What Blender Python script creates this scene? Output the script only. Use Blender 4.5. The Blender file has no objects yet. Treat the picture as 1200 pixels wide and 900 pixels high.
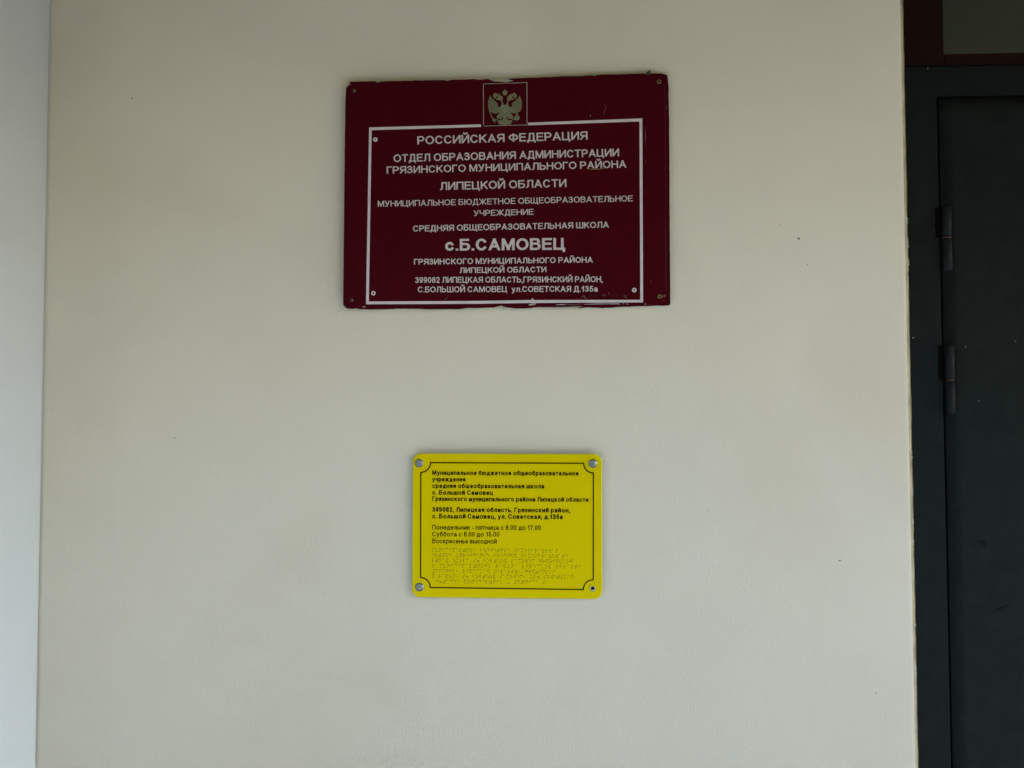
import bpy, bmesh, math, random
import numpy as np
from mathutils import Vector, Matrix, noise

random.seed(7)
sc = bpy.context.scene
R = math.radians

# ------------------------------------------------------------------ camera
W, H, F = 1200.0, 900.0, 1100.0            # photograph's pixel frame and focal length in pixels
CAM = Vector((0.0, -1.76, 1.585))
YAW, PITCH, ROLL = R(2.2), R(2.42), R(-0.12)
cd = bpy.data.cameras.new('camera')
cd.sensor_width = 36.0
cd.lens = 36.0 * F / W
cd.clip_start = 0.02
cd.clip_end = 500
cam = bpy.data.objects.new('camera', cd)
sc.collection.objects.link(cam)
cam.matrix_world = (Matrix.Translation(CAM) @ Matrix.Rotation(YAW, 4, 'Z') @
                    Matrix.Rotation(R(90) + PITCH, 4, 'X') @ Matrix.Rotation(ROLL, 4, 'Z'))
sc.camera = cam
CM = cam.matrix_world.copy()

# ------------------------------------------------------------------ sky, sun, exposure
SUN_EL, SUN_AZ = R(38), R(62)              # azimuth from +y towards +x ; sun off to the right
SKY, SUN, EXPO = 0.15, 0.5, 3.16
w = bpy.data.worlds.new('World')
sc.world = w
w.use_nodes = True
nt = w.node_tree
sky = nt.nodes.new('ShaderNodeTexSky')
sky.sky_type = 'NISHITA'
sky.sun_disc = False
sky.sun_elevation = SUN_EL
sky.sun_rotation = SUN_AZ
sky.air_density = 1.0
sky.dust_density = 2.0
sky.ozone_density = 1.0
bg = nt.nodes['Background']
nt.links.new(sky.outputs[0], bg.inputs[0])
bg.inputs[1].default_value = SKY
sd = bpy.data.lights.new('sun', 'SUN')
sd.energy = SUN
sd.angle = R(12)
sd.color = (1.0, 0.96, 0.90)
so = bpy.data.objects.new('sun', sd)
sc.collection.objects.link(so)
d = Vector((math.sin(SUN_AZ) * math.cos(SUN_EL), math.cos(SUN_AZ) * math.cos(SUN_EL), math.sin(SUN_EL)))
so.rotation_euler = d.to_track_quat('Z', 'Y').to_euler()
sc.view_settings.view_transform = 'Standard'
sc.view_settings.look = 'None'
sc.view_settings.gamma = 1.0
sc.view_settings.exposure = EXPO
sc.cycles.max_bounces = 12
sc.cycles.diffuse_bounces = 8

# ------------------------------------------------------------------ materials
def mat(name, col, rough=0.6, spec=0.5, metal=0.0, var=0.0, vscale=8.0, bump=0.0, bscale=200.0,
        bump2=0.0, b2scale=10.0, stain=None, sscale=2.0, samt=0.0, slo=0.5, shi=0.75, coord='Object', rvar=0.0):
    m = bpy.data.materials.new(name)
    m.use_nodes = True
    n, l = m.node_tree.nodes, m.node_tree.links
    p = n['Principled BSDF']
    p.inputs['Base Color'].default_value = (*col, 1)
    p.inputs['Roughness'].default_value = rough
    p.inputs['Specular IOR Level'].default_value = spec
    p.inputs['Metallic'].default_value = metal
    tc = n.new('ShaderNodeTexCoord')
    src = tc.outputs[coord]
    cur = None
    if var:
        t = n.new('ShaderNodeTexNoise')
        t.inputs['Scale'].default_value = vscale
        t.inputs['Detail'].default_value = 8
        t.inputs['Roughness'].default_value = 0.6
        l.new(src, t.inputs['Vector'])
        mr = n.new('ShaderNodeMapRange')
        mr.inputs['From Min'].default_value = 0.3
        mr.inputs['From Max'].default_value = 0.7
        mr.inputs['To Min'].default_value = 1 - var
        mr.inputs['To Max'].default_value = 1 + var
        l.new(t.outputs['Fac'], mr.inputs['Value'])
        hs = n.new('ShaderNodeVectorMath')
        hs.operation = 'SCALE'
        hs.inputs[0].default_value = col
        l.new(mr.outputs[0], hs.inputs['Scale'])
        cur = hs.outputs[0]
    if stain:
        t = n.new('ShaderNodeTexNoise')
        t.inputs['Scale'].default_value = sscale
        t.inputs['Detail'].default_value = 5
        t.inputs['Distortion'].default_value = 0.6
        l.new(src, t.inputs['Vector'])
        mr = n.new('ShaderNodeMapRange')
        mr.interpolation_type = 'SMOOTHSTEP'
        mr.inputs['From Min'].default_value = slo
        mr.inputs['From Max'].default_value = shi
        mr.inputs['To Max'].default_value = samt
        l.new(t.outputs['Fac'], mr.inputs['Value'])
        mx = n.new('ShaderNodeMix')
        mx.data_type = 'RGBA'
        l.new(mr.outputs[0], mx.inputs[0])
        mx.inputs[6].default_value = (*col, 1)
        if cur:
            l.new(cur, mx.inputs[6])
        mx.inputs[7].default_value = (*stain, 1)
        cur = mx.outputs[2]
    if cur:
        l.new(cur, p.inputs['Base Color'])
    if rvar:
        t = n.new('ShaderNodeTexNoise')
        t.inputs['Scale'].default_value = vscale * 1.7
        l.new(src, t.inputs['Vector'])
        mr = n.new('ShaderNodeMapRange')
        mr.inputs['To Min'].default_value = rough - rvar
        mr.inputs['To Max'].default_value = rough + rvar
        l.new(t.outputs['Fac'], mr.inputs['Value'])
        l.new(mr.outputs[0], p.inputs['Roughness'])
    nrm = None
    for amt, s, dist in ((bump2, b2scale, 0.01), (bump, bscale, 0.001)):
        if amt:
            t = n.new('ShaderNodeTexNoise')
            t.inputs['Scale'].default_value = s
            t.inputs['Detail'].default_value = 4
            l.new(src, t.inputs['Vector'])
            b = n.new('ShaderNodeBump')
            b.inputs['Strength'].default_value = amt
            b.inputs['Distance'].default_value = dist
            l.new(t.outputs['Fac'], b.inputs['Height'])
            if nrm:
                l.new(nrm, b.inputs['Normal'])
            nrm = b.outputs[0]
    if nrm:
        l.new(nrm, p.inputs['Normal'])
    return m

M = {}
M['plaster'] = mat('painted_plaster', (0.650, 0.568, 0.435), 0.85, 0.25, var=0.03, vscale=3.0, bump=0.5, bscale=260,
                   bump2=0.10, b2scale=7, stain=(0.565, 0.475, 0.335), sscale=1.7, samt=0.5)
M['side'] = mat('side_wall_paint', (0.56, 0.57, 0.56), 0.85, 0.25, var=0.02, vscale=3.0, bump=0.35, bscale=260,
                stain=(0.48, 0.48, 0.42), sscale=2.5, samt=0.3)
M['ceiling'] = mat('canopy_paint', (0.42, 0.35, 0.20), 0.9, 0.2, var=0.03)
M['ground'] = mat('asphalt', (0.08, 0.08, 0.075), 0.95, 0.2, var=0.15, vscale=4)
M['slab'] = mat('pale_floor_tile', (0.60, 0.60, 0.57), 0.9, 0.3, var=0.08, vscale=5, bump=0.5, bscale=120)
M['red'] = mat('maroon_plastic', (0.056, 0.0022, 0.0052), 0.24, 0.03, var=0.08, vscale=30, bump2=0.02, b2scale=5, rvar=0.05)
M['rededge'] = mat('maroon_plastic_edge', (0.045, 0.010, 0.014), 0.5, 0.3, var=0.25, vscale=200)
M['vinyl'] = mat('white_vinyl', (0.57, 0.475, 0.45), 0.5, 0.3, var=0.10, vscale=160)
M['line'] = mat('white_vinyl_line', (0.62, 0.52, 0.50), 0.5, 0.3, var=0.08, vscale=60)
M['gold'] = mat('dull_gold_print', (0.18, 0.165, 0.088), 0.5, 0.3, var=0.22, vscale=260)
M['shield'] = mat('grey_print', (0.20, 0.21, 0.16), 0.5, 0.3, var=0.2, vscale=260)
M['groove'] = mat('dark_groove_print', (0.09, 0.075, 0.04), 0.6, 0.2)
M['thin'] = mat('thin_pale_print', (0.36, 0.28, 0.22), 0.5, 0.3, var=0.2, vscale=150)
M['yellow'] = mat('yellow_acrylic', (0.62, 0.465, 0.0004), 0.28, 0.04, var=0.02, vscale=12)
M['yedge'] = mat('yellow_acrylic_edge', (0.60, 0.50, 0.01), 0.35, 0.4)
M['ink'] = mat('dark_brown_ink', (0.028, 0.007, 0.001), 0.6, 0.04)
M['braille'] = mat('braille_dot', (0.10, 0.068, 0.003), 0.4, 0.25)
M['chrome'] = mat('brushed_steel', (0.25, 0.25, 0.21), 0.36, 0.5, metal=1.0, var=0.45, vscale=420)
M['grey'] = mat('grey_metal', (0.30, 0.30, 0.27), 0.5, 0.5, metal=0.3, var=0.2, vscale=400)
M['brass'] = mat('old_brass_screw', (0.16, 0.11, 0.06), 0.5, 0.5, metal=0.5, var=0.5, vscale=600)
M['hole'] = mat('dark_hole', (0.003, 0.0028, 0.0025), 0.9, 0.02)
M['door'] = mat('dark_grey_door_paint', (0.0088, 0.0108, 0.0090), 0.6, 0.06, var=0.22, vscale=22, bump=0.5, bscale=500,
                stain=(0.007, 0.009, 0.009), sscale=5, samt=0.6)
M['frame'] = mat('dark_grey_frame_paint', (0.0080, 0.0098, 0.0086), 0.6, 0.06, var=0.2, vscale=25, bump=0.5, bscale=400)
M['hinge'] = mat('hinge_paint', (0.0085, 0.0105, 0.0100), 0.5, 0.10, var=0.3, vscale=120)
M['brown'] = mat('dark_brown_paint', (0.012, 0.0035, 0.0025), 0.6, 0.06, var=0.2, vscale=20, bump=0.4, bscale=300)
M['rust'] = mat('rusty_ring', (0.035, 0.019, 0.012), 0.6, 0.4, metal=0.2, var=0.4, vscale=500)
M['inside'] = mat('dark_interior', (0.022, 0.046, 0.044), 0.9, 0.2, var=0.2, vscale=1.5)  # green-black tone stands for the unlit room and the glass reflection
M['chip'] = mat('bare_plaster_chip', (0.38, 0.345, 0.27), 0.9, 0.1, var=0.2, vscale=300)
M['speck'] = mat('dark_dirt', (0.04, 0.045, 0.035), 0.9, 0.1)
M['rubber'] = mat('joint_sealant', (0.24, 0.20, 0.11), 0.9, 0.1, var=0.35, vscale=40)
M['scuff'] = mat('dark_door_scuff', (0.0055, 0.0065, 0.0055), 0.7, 0.05, var=.3, vscale=90)
M['brown_edge'] = mat('browner_plaster_edge', (0.40, 0.34, 0.21), 0.9, 0.1, var=0.35, vscale=25)
M['foliage'] = mat('blocker_leaves', (0.05, 0.085, 0.03), 0.7, 0.3, var=0.3, vscale=3)
M['bounce_lawn'] = mat('bounce_lawn', (0.05, 0.065, 0.022), .9, .1, var=.25, vscale=2)
g = bpy.data.materials.new('window_glass')
g.use_nodes = True
p = g.node_tree.nodes['Principled BSDF']
p.inputs['Base Color'].default_value = (0.75, 0.85, 0.82, 1)
p.inputs['Roughness'].default_value = 0.06
p.inputs['IOR'].default_value = 1.5
p.inputs['Transmission Weight'].default_value = 1.0
M['glass'] = g

# ------------------------------------------------------------------ helpers
def link(name, me, m=None, parent=None):
    o = bpy.data.objects.new(name, me)
    sc.collection.objects.link(o)
    if m is not None:
        for k in (m if isinstance(m, (list, tuple)) else [m]):
            me.materials.append(k)
    if parent is not None:
        o.parent = parent
    return o

def mesh(name, vs, fs, m=None, parent=None, smooth=False):
    me = bpy.data.meshes.new(name)
    me.from_pydata([tuple(v) for v in vs], [], fs)
    me.update()
    if smooth:
        me.polygons.foreach_set('use_smooth', [True] * len(me.polygons))
    return link(name, me, m, parent)

def bmobj(name, bm, m=None, parent=None, smooth=False):
    bmesh.ops.recalc_face_normals(bm, faces=bm.faces)
    me = bpy.data.meshes.new(name)
    bm.to_mesh(me)
    bm.free()
    if smooth:
        me.polygons.foreach_set('use_smooth', [True] * len(me.polygons))
    return link(name, me, m, parent)

def box(name, a, b, m, parent=None, bevel=0.0, kind=None):
    bm = bmesh.new()
    bmesh.ops.create_cube(bm, size=1)
    for v in bm.verts:
        v.co = Vector((a[i] + (b[i] - a[i]) * (v.co[i] + 0.5) for i in range(3)))
    if bevel:
        bmesh.ops.bevel(bm, geom=bm.edges[:], offset=bevel, segments=2, affect='EDGES', profile=0.5)
    o = bmobj(name, bm, m, parent)
    if kind:
        o['kind'] = kind
    return o

def tag(o, label, cat, group=None):
    o['label'] = label
    o['category'] = cat
    if group:
        o['group'] = group
    return o

def empty(name, mw):
    o = bpy.data.objects.new(name, None)
    sc.collection.objects.link(o)
    o.matrix_world = mw
    o.empty_display_size = 0.1
    return o

def ray(px, py):
    v = Vector(((px - W / 2) / F, -(py - H / 2) / F, -1.0))
    return CM.to_3x3() @ v

def on_plane(px, py, p0, nrm):
    r = ray(px, py)
    return CAM + r * ((p0 - CAM).dot(nrm) / r.dot(nrm))

def wallpt(px, py, y=0.0):
    return on_plane(px, py, Vector((0, y, 0)), Vector((0, 1, 0)))

def slab(name, pts, y0, y1, m, parent, medge=None):
    """prism: outline pts (x,z) in the sign's own frame, front at -y1, back at -y0"""
    bm = bmesh.new()
    f = [bm.verts.new((x, -y1, z)) for x, z in pts]
    b = [bm.verts.new((x, -y0, z)) for x, z in pts]
    ff = bm.faces.new(f)
    bm.faces.new(b[::-1])
    n = len(pts)
    sides = [bm.faces.new((f[i], b[i], b[(i + 1) % n], f[(i + 1) % n])) for i in range(n)]
    if medge:
        for s in sides:
            s.material_index = 1
    bmesh.ops.recalc_face_normals(bm, faces=bm.faces)
    bmesh.ops.triangulate(bm, faces=[x for x in bm.faces if len(x.verts) > 4])
    return bmobj(name, bm, [m, medge] if medge else m, parent)

def disc(name, x, z, r, y0, y1, m, parent, seg=24, dome=0.0, inner=0.0):
    bm = bmesh.new()
    prof = [(r, y0), (r, y1 - min(0.3 * (y1 - y0), 0.0006)), (r - min(0.12 * r, .0008), y1)]
    if inner:
        prof += [(inner + 0.1 * (r - inner), y1), (inner, y1 - 0.3 * (y1 - y0)), (inner, y0)]
    elif dome:
        prof += [(r * 0.7, y1 + dome * 0.6), (r * 0.35, y1 + dome * 0.92), (r * 0.02, y1 + dome)]
    rings = []
    for rr, yy in prof:
        rings.append([bm.verts.new((x + rr * math.cos(2 * math.pi * k / seg), -yy, z + rr * math.sin(2 * math.pi * k / seg))) for k in range(seg)])
    for a, b in zip(rings, rings[1:]):
        for k in range(seg):
            bm.faces.new((a[k], a[(k + 1) % seg], b[(k + 1) % seg], b[k]))
    if not inner:
        bm.faces.new(rings[-1])
    return bmobj(name, bm, m, parent)

def flake(name, pts, y0, h, m, parent):
    return slab(name, pts, y0, y0 + h, m, parent)

def blobpts(cx, cz, rx, rz, n=9, rot=0.0, jit=0.3):
    out = []
    for k in range(n):
        a = 2 * math.pi * k / n
        q = 1 + random.uniform(-jit, jit)
        x, z = rx * q * math.cos(a), rz * q * math.sin(a)
        out.append((cx + x * math.cos(rot) - z * math.sin(rot), cz + x * math.sin(rot) + z * math.cos(rot)))
    return out

# ------------------------------------------------------------------ lettering: sans-serif glyphs from strokes
def Ea(cx, cy, rx, ry, a0, a1, n=14):
    return [(cx + rx * math.cos(R(a0 + (a1 - a0) * k / n)), cy + ry * math.sin(R(a0 + (a1 - a0) * k / n))) for k in range(n + 1)]

V0 = [(0, 0), (0, 1)]
V1 = [(1, 0), (1, 1)]
TOP = [(0, 1), (1, 1)]
BOT = [(0, 0), (1, 0)]
def Dg(a, b): return ('D', a, b)
def mirror(s):
    if s[0] == 'D':
        return ('D', (1 - s[1][0], s[1][1]), (1 - s[2][0], s[2][1]))
    return [(1 - x, y) for x, y in s]
SOFT = [(0, .57)] + Ea(.6, .285, .4, .285, 90, -90, 10) + [(0, 0)]
PB = [(0, 1)] + Ea(.58, .72, .42, .28, 90, -90, 10) + [(0, .44)]
BREVE = Ea(.5, 1.42, .26, .2, 200, 340, 8)
RING = Ea(.5, .5, .5, .5, 0, 360, 24)
G = {
 'А': (.80, [Dg((.02, 0), (.5, 1)), Dg((.98, 0), (.5, 1)), [(.28, .30), (.72, .30)]]),
 'Б': (.70, [V0, [(0, 1), (.88, 1)], SOFT]),
 'В': (.72, [V0, [(0, 1)] + Ea(.58, .775, .34, .225, 90, -90, 10) + [(0, .55)], [(0, .55)] + Ea(.6, .275, .4, .275, 90, -90, 10) + [(0, 0)]]),
 'Г': (.58, [V0, TOP]),
 'Д': (.80, [BOT, [(0, 0), (0, -.22)], [(1, 0), (1, -.22)], [(.27, 1), (.85, 1)], [(.85, 1), (.85, 0)], [(.27, 1), (.25, .5), (.14, 0)]], -.2),
 'Е': (.66, [V0, TOP, [(0, .53), (.9, .53)], BOT]),
 'Ж': (1.04, [[(.5, 0), (.5, 1)], Dg((.03, 1), (.42, .5)), Dg((.42, .5), (0, 0)), Dg((.97, 1), (.58, .5)), Dg((.58, .5), (1, 0))]),
 'З': (.62, [Ea(.46, .77, .44, .23, 165, -90, 12), Ea(.46, .27, .54, .27, 90, -165, 12), [(.3, .54), (.5, .54)]]),
 'И': (.74, [V0, V1, Dg((.06, 0), (.94, 1))]),
 'Й': (.74, [V0, V1, Dg((.06, 0), (.94, 1)), BREVE], 0, 1.34),
 'К': (.72, [V0, Dg((.15, .45), (.92, 1)), Dg((.38, .60), (.95, 0))]),
 'Л': (.74, [V1, [(.26, 1), (1, 1)], [(.26, 1), (.25, .4), (.18, .08), (0, 0)]]),
 'М': (.88, [V0, V1, Dg((.06, 1), (.5, .08)), Dg((.94, 1), (.5, .08))]),
 'Н': (.74, [V0, V1, [(0, .53), (1, .53)]]),
 'О': (.84, [RING]),
 'П': (.74, [V0, V1, TOP]),
 'Р': (.68, [V0, PB]),
 'С': (.76, [Ea(.5, .5, .5, .5, 38, 322, 22)]),
 'Т': (.68, [TOP, [(.5, 0), (.5, 1)]]),
 'У': (.72, [Dg((.02, 1), (.5, .32)), [(.98, 1.1), (.56, .22), (.38, .02), (.1, 0)]]),
 'Ф': (.92, [[(.5, 0), (.5, 1)], Ea(.5, .53, .5, .35, 0, 360, 22)]),
 'Х': (.74, [Dg((0, 0), (1, 1)), Dg((1, 0), (0, 1))]),
 'Ц': (.80, [V0, [(.84, 0), (.84, 1)], BOT, [(1, 0), (1, -.22)]], -.2),
 'Ч': (.68, [V1, [(0, 1), (0, .66), (.08, .5), (.3, .43), (1, .45)]]),
 'Ш': (1.0, [V0, V1, BOT, [(.5, 0), (.5, 1)]]),
 'Щ': (1.06, [V0, [(.9, 0), (.9, 1)], BOT, [(.45, 0), (.45, 1)], [(1, 0), (1, -.22)]], -.2),
 'Ы': (.94, [V0, V1, [(0, .57)] + Ea(.42, .285, .27, .285, 90, -90, 10) + [(0, 0)]]),
 'Ь': (.68, [V0, SOFT]),
 'Ю': (1.10, [V0, [(0, .5), (.32, .5)], Ea(.65, .5, .35, .5, 0, 360, 22)]),
 'Я': (.72, [mirror(V0), mirror(PB), Dg((.48, .46), (.04, 0))]),
 '0': (.58, [RING]),
 '1': (.46, [[(.8, 0), (.8, 1)], [(.8, .95), (.5, .78), (.1, .68)]]),
 '2': (.58, [Ea(.5, .71, .46, .29, 170, -35, 12) + [(.05, 0.02), (1, 0)]]),
 '3': (.58, [Ea(.48, .77, .42, .23, 160, -90, 12), Ea(.48, .27, .5, .27, 90, -165, 12)]),
 '5': (.58, [[(.9, 1), (.22, 1), (.1, .5)] + Ea(.48, .33, .5, .33, 120, -160, 12)]),
 '7': (.56, [[(0, 1), (1, 1), (.5, .5), (.35, 0)]]),
 '8': (.58, [Ea(.5, .77, .42, .23, 0, 360, 18), Ea(.5, .27, .5, .27, 0, 360, 18)]),
 '9': (.58, [Ea(.5, .68, .48, .32, 0, 360, 18), [(.98, .68), (.93, .3), (.65, .03), (.12, .06)]]),
 '.': (.20, 'dot'), ',': (.20, 'comma'), ':': (.20, 'colon'), '-': (.34, 'dash'),
}
XH = .74
LOW = {
 'а': (.58, [Ea(.40, .27, .40, .27, 0, 360, 16), Ea(.48, .72, .46, .28, 150, 20, 8) + [(.94, .6), (.94, 0)]]),
 'е': (.60, [[(.02, .5), (.98, .5)], Ea(.5, .5, .5, .5, 0, 315, 18)]),
 'р': (.62, [[(0, -.45), (0, 1)], Ea(.5, .5, .5, .5, 0, 360, 18)], -.3),
 'у': (.58, [Dg((.02, 1), (.48, .05)), [(1, 1.1), (.5, -.2), (.3, -.42), (.05, -.42)]], -.3, XH),
 'б': (.62, [RING, [(0, .5), (.02, .95), (.2, 1.25), (.9, 1.42)]], 0, 1.06),
 'ы': (.80, G['Ы'][1]),
}
for ch in 'вгджзийклмнопстхцчшщьюя':
    s = G[ch.upper()]
    k = 1.0 if ch in 'вгжзмшщю' else .95
    w_ = s[0] * .80
    LOW[ch] = (w_, s[1], s[2] * .9 if len(s) > 2 else 0, XH + .26 if ch == 'й' else XH)

_gc = {}
def glyph(ch, sw):
    """union of strokes as a flat mesh (marching squares over a distance field)"""
    key = (ch, sw)
    if key in _gc:
        return _gc[key]
    low = ch in LOW
    s = LOW[ch] if low else G[ch]
    wd, st = s[0], s[1]
    lo = s[2] if len(s) > 2 else 0.0
    hi = s[3] if len(s) > 3 else (XH if low else 1.0)
    base = XH if low else 1.0
    h = sw / 2
    def mp(p): return (h + p[0] * (wd - sw), h + p[1] * (base - sw))
    segs = []
    if isinstance(st, str):
        wd = sw * 1.05
        if st == 'dash':
            wd = .34
            segs = [((0, .33), (wd, .33), 1, 1)]
        else:
            segs = [((wd / 2, -(.16 if st == 'comma' else 0)), (wd / 2, sw), 0, 0)]
            lo = -.2 if st == 'comma' else 0
            if st == 'colon':
                segs.append(((wd / 2, .5), (wd / 2, .5 + sw), 0, 0))
    else:
        for q in st:
            if q[0] == 'D':
                segs.append((mp(q[1]), mp(q[2]), sw * .8, sw * .8))
            else:
                pts = [mp(p) for p in q]
                closed = math.dist(pts[0], pts[-1]) < 1e-6
                for i in range(len(pts) - 1):
                    segs.append((pts[i], pts[i + 1], h if (i == 0 and not closed) else -1, h if (i == len(pts) - 2 and not closed) else -1))
    st_ = .035
    xs = np.arange(-st_ * 1.5, wd + st_ * 2, st_)
    ys = np.arange(lo - st_ * 1.5, hi + st_ * 2, st_)
    X, Y = np.meshgrid(xs, ys)
    Fd = np.full(X.shape, 9.0)
    for a, b, e0, e1 in segs:
        dx, dy = b[0] - a[0], b[1] - a[1]
        L = math.hypot(dx, dy) or 1e-6
        ux, uy = dx / L, dy / L
        t = (X - a[0]) * ux + (Y - a[1]) * uy
        pr = np.abs((X - a[0]) * uy - (Y - a[1]) * ux)
        d0 = pr - h
        if e0 >= 0: v0 = np.maximum(d0, -t - e0)
        else: v0 = np.where(t < 0, np.hypot(X - a[0], Y - a[1]) - h, d0)
        if e1 >= 0: v1 = np.maximum(d0, t - L - e1)
        else: v1 = np.where(t > L, np.hypot(X - b[0], Y - b[1]) - h, d0)
        Fd = np.minimum(Fd, np.maximum(v0, v1))
    box_ = np.maximum(np.maximum(-X, X - wd), np.maximum(lo - Y, Y - hi))
    Fd = np.maximum(Fd, box_)
    vs, fs = [], []
    ny, nx = Fd.shape
    for j in range(ny - 1):
        i = 0
        while i < nx - 1:
            c = [(i, j), (i + 1, j), (i + 1, j + 1), (i, j + 1)]
            f = [Fd[b_, a_] for a_, b_ in c]
            ins = [k < 0 for k in f]
            if all(ins):
                k = i
                while k < nx - 1 and Fd[j, k + 1] < 0 and Fd[j + 1, k + 1] < 0:
                    k += 1
                n0 = len(vs)
                vs += [(xs[i], ys[j]), (xs[k], ys[j]), (xs[k], ys[j + 1]), (xs[i], ys[j + 1])]
                fs.append((n0, n0 + 1, n0 + 2, n0 + 3))
                i = k
                continue
            if any(ins):
                poly = []
                for q in range(4):
                    a_, b_ = c[q], c[(q + 1) % 4]
                    fa, fb = f[q], f[(q + 1) % 4]
                    if fa < 0:
                        poly.append((xs[a_[0]], ys[a_[1]]))
                    if (fa < 0) != (fb < 0):
                        t = fa / (fa - fb)
                        poly.append((xs[a_[0]] + (xs[b_[0]] - xs[a_[0]]) * t, ys[a_[1]] + (ys[b_[1]] - ys[a_[1]]) * t))
                if len(poly) >= 3:
                    n0 = len(vs)
                    vs += poly
                    fs.append(tuple(range(n0, n0 + len(poly))))
            i += 1
    _gc[key] = (wd, vs, fs)
    return _gc[key]

def text_mesh(name, s, P0, P1, cap, sw, y, m, parent, gap=.10, space=.30, label=None):
    """P0,P1: left and right end of the baseline in the sign's frame (x,z); cap: capital height"""
    x = 0.0
    V, Fc = [], []
    last = 0
    for ch in s:
        if ch == ' ':
            x += space
            continue
        wd, vs, fs = glyph(ch, sw)
        n0 = len(V)
        V += [(x + a, b) for a, b in vs]
        Fc += [tuple(n0 + k for k in f) for f in fs]
        last = x + wd
        x += wd + gap
    ux, uz = P1[0] - P0[0], P1[1] - P0[1]
    L = math.hypot(ux, uz)
    ux, uz = ux / L, uz / L
    sx = L / last
    out = [(P0[0] + ux * a * sx - uz * b * cap, -y, P0[1] + uz * a * sx + ux * b * cap) for a, b in V]
    o = mesh(name, out, Fc, m, parent)
    if label:
        o['label'] = label
    return o

# ------------------------------------------------------------------ the setting
ASPH = mesh('ground', [(-60, -60, 0), (60, -60, 0), (60, 60, 0), (-60, 60, 0)], [(0, 1, 2, 3)], M['ground'])
ASPH['kind'] = 'structure'
xl = (wallpt(55.2, 100, .009).x + wallpt(43.5, 880, .009).x) / 2      # inner corner with the side wall
xd = (wallpt(1060, 90, .012).x + wallpt(1074.5, 880, .012).x) / 2   # wall edge at the door
bounce_lawn = mesh('bounce_lawn', [(-40, -40, .004), (40, -40, .004), (40, -6, .004), (-40, -6, .004)], [(0, 1, 2, 3)], M['bounce_lawn'])  # unseen grass added to bounce green light onto the upper wall
bounce_lawn['kind'] = 'structure'
box('porch_floor', (xl - .3, -3.2, 0.004), (3.6, 1.6, 0.15), M['slab'], kind='structure', bevel=.008)

# main wall between the corner and the door: plan outline drawn up in one prism, rounded at the door
DW = 1.30            # door assembly width
def splay(t):            # the plaster runs 9 mm back into the corner, with a soft break at its right end
    return .009 * (1 - t) if t < .85 else .009 * (1 - t) ** 2 / .15 * .5 + .009 * .15 * .5 * (1 - t) / .15
plan = [(xl + .155 * k / 20, splay(k / 20)) for k in range(21)]
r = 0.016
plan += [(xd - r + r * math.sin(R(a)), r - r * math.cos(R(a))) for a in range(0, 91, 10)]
plan += [(xd, .35), (xl, .35)]
bm = bmesh.new()
b0 = [bm.verts.new((x, y, 0.15)) for x, y in plan]
b1 = [bm.verts.new((x, y, 6.0)) for x, y in plan]
n = len(plan)
for i in range(n):
    f = bm.faces.new((b0[i], b0[(i + 1) % n], b1[(i + 1) % n], b1[i]))
    if i < n - 4:
        f.smooth = True
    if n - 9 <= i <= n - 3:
        f.material_index = 1  # rounded edge by the door coloured browner than the wall
bm.faces.new(b0)
bm.faces.new(b1)
wall = bmobj('plaster_wall', bm, [M['plaster'], M['brown_edge']])
tag(wall, 'large cream plastered wall carrying the maroon and yellow plaques beside the dark door', 'wall')

side = box('side_wall', (xl - .3, -1.975, 0.15), (xl - .0005, .35, 6.0), M['side'], bevel=.004)
tag(side, 'pale bluish white side wall meeting the cream wall at the left edge', 'wall')
hz = wallpt(1130, 77, .02).z                            # underside of the brown transom window
rw = box('right_wall', (xd + DW, 0.0, 0.15), (3.6, .35, 6.0), M['plaster'])
tag(rw, 'cream plastered wall on the far side of the dark metal door', 'wall')
lw = box('lintel_wall', (xd + .001, 0.001, hz + .40), (xd + DW - .001, .349, 5.99), M['plaster'])
tag(lw, 'cream plastered wall above the brown framed window over the door', 'wall')
cn = box('porch_canopy', (xl - .3, -1.98, 2.70), (4.3, -.001, 2.98), M['ceiling'], bevel=.006)
tag(cn, 'flat canopy slab over the school entrance, above the plaques', 'canopy')
fb = box('blocker_fascia', (xl - .3, -2.10, 2.39), (4.42, -1.982, 3.0), M['ceiling'], cn, bevel=.004)  # drop edges added below the unseen canopy to keep sky off the wall
fb2 = box('blocker_fascia', (4.302, -1.98, 2.39), (4.42, -.001, 3.0), M['ceiling'], cn, bevel=.004)
cp = box('canopy_column', (3.2, -1.95, 0.15), (3.45, -1.70, 2.699), M['side'], bevel=.01)
tag(cp, 'square painted column holding up the far corner of the entrance canopy', 'column')
vb = bmesh.new()
bmesh.ops.create_cube(vb, size=1)
for v in vb.verts:
    v.co = Vector((xd - .3 + 2.0 * (v.co.x + .5), .36 + 1.8 * (v.co.y + .5), .15 + 3.2 * (v.co.z + .5)))
vb.faces.ensure_lookup_table()
fr = min(vb.faces, key=lambda f: f.calc_center_median().y)
bmesh.ops.delete(vb, geom=[fr], context='FACES')
vest = bmobj('vestibule', vb, M['inside'])
vest['kind'] = 'structure'

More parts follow.
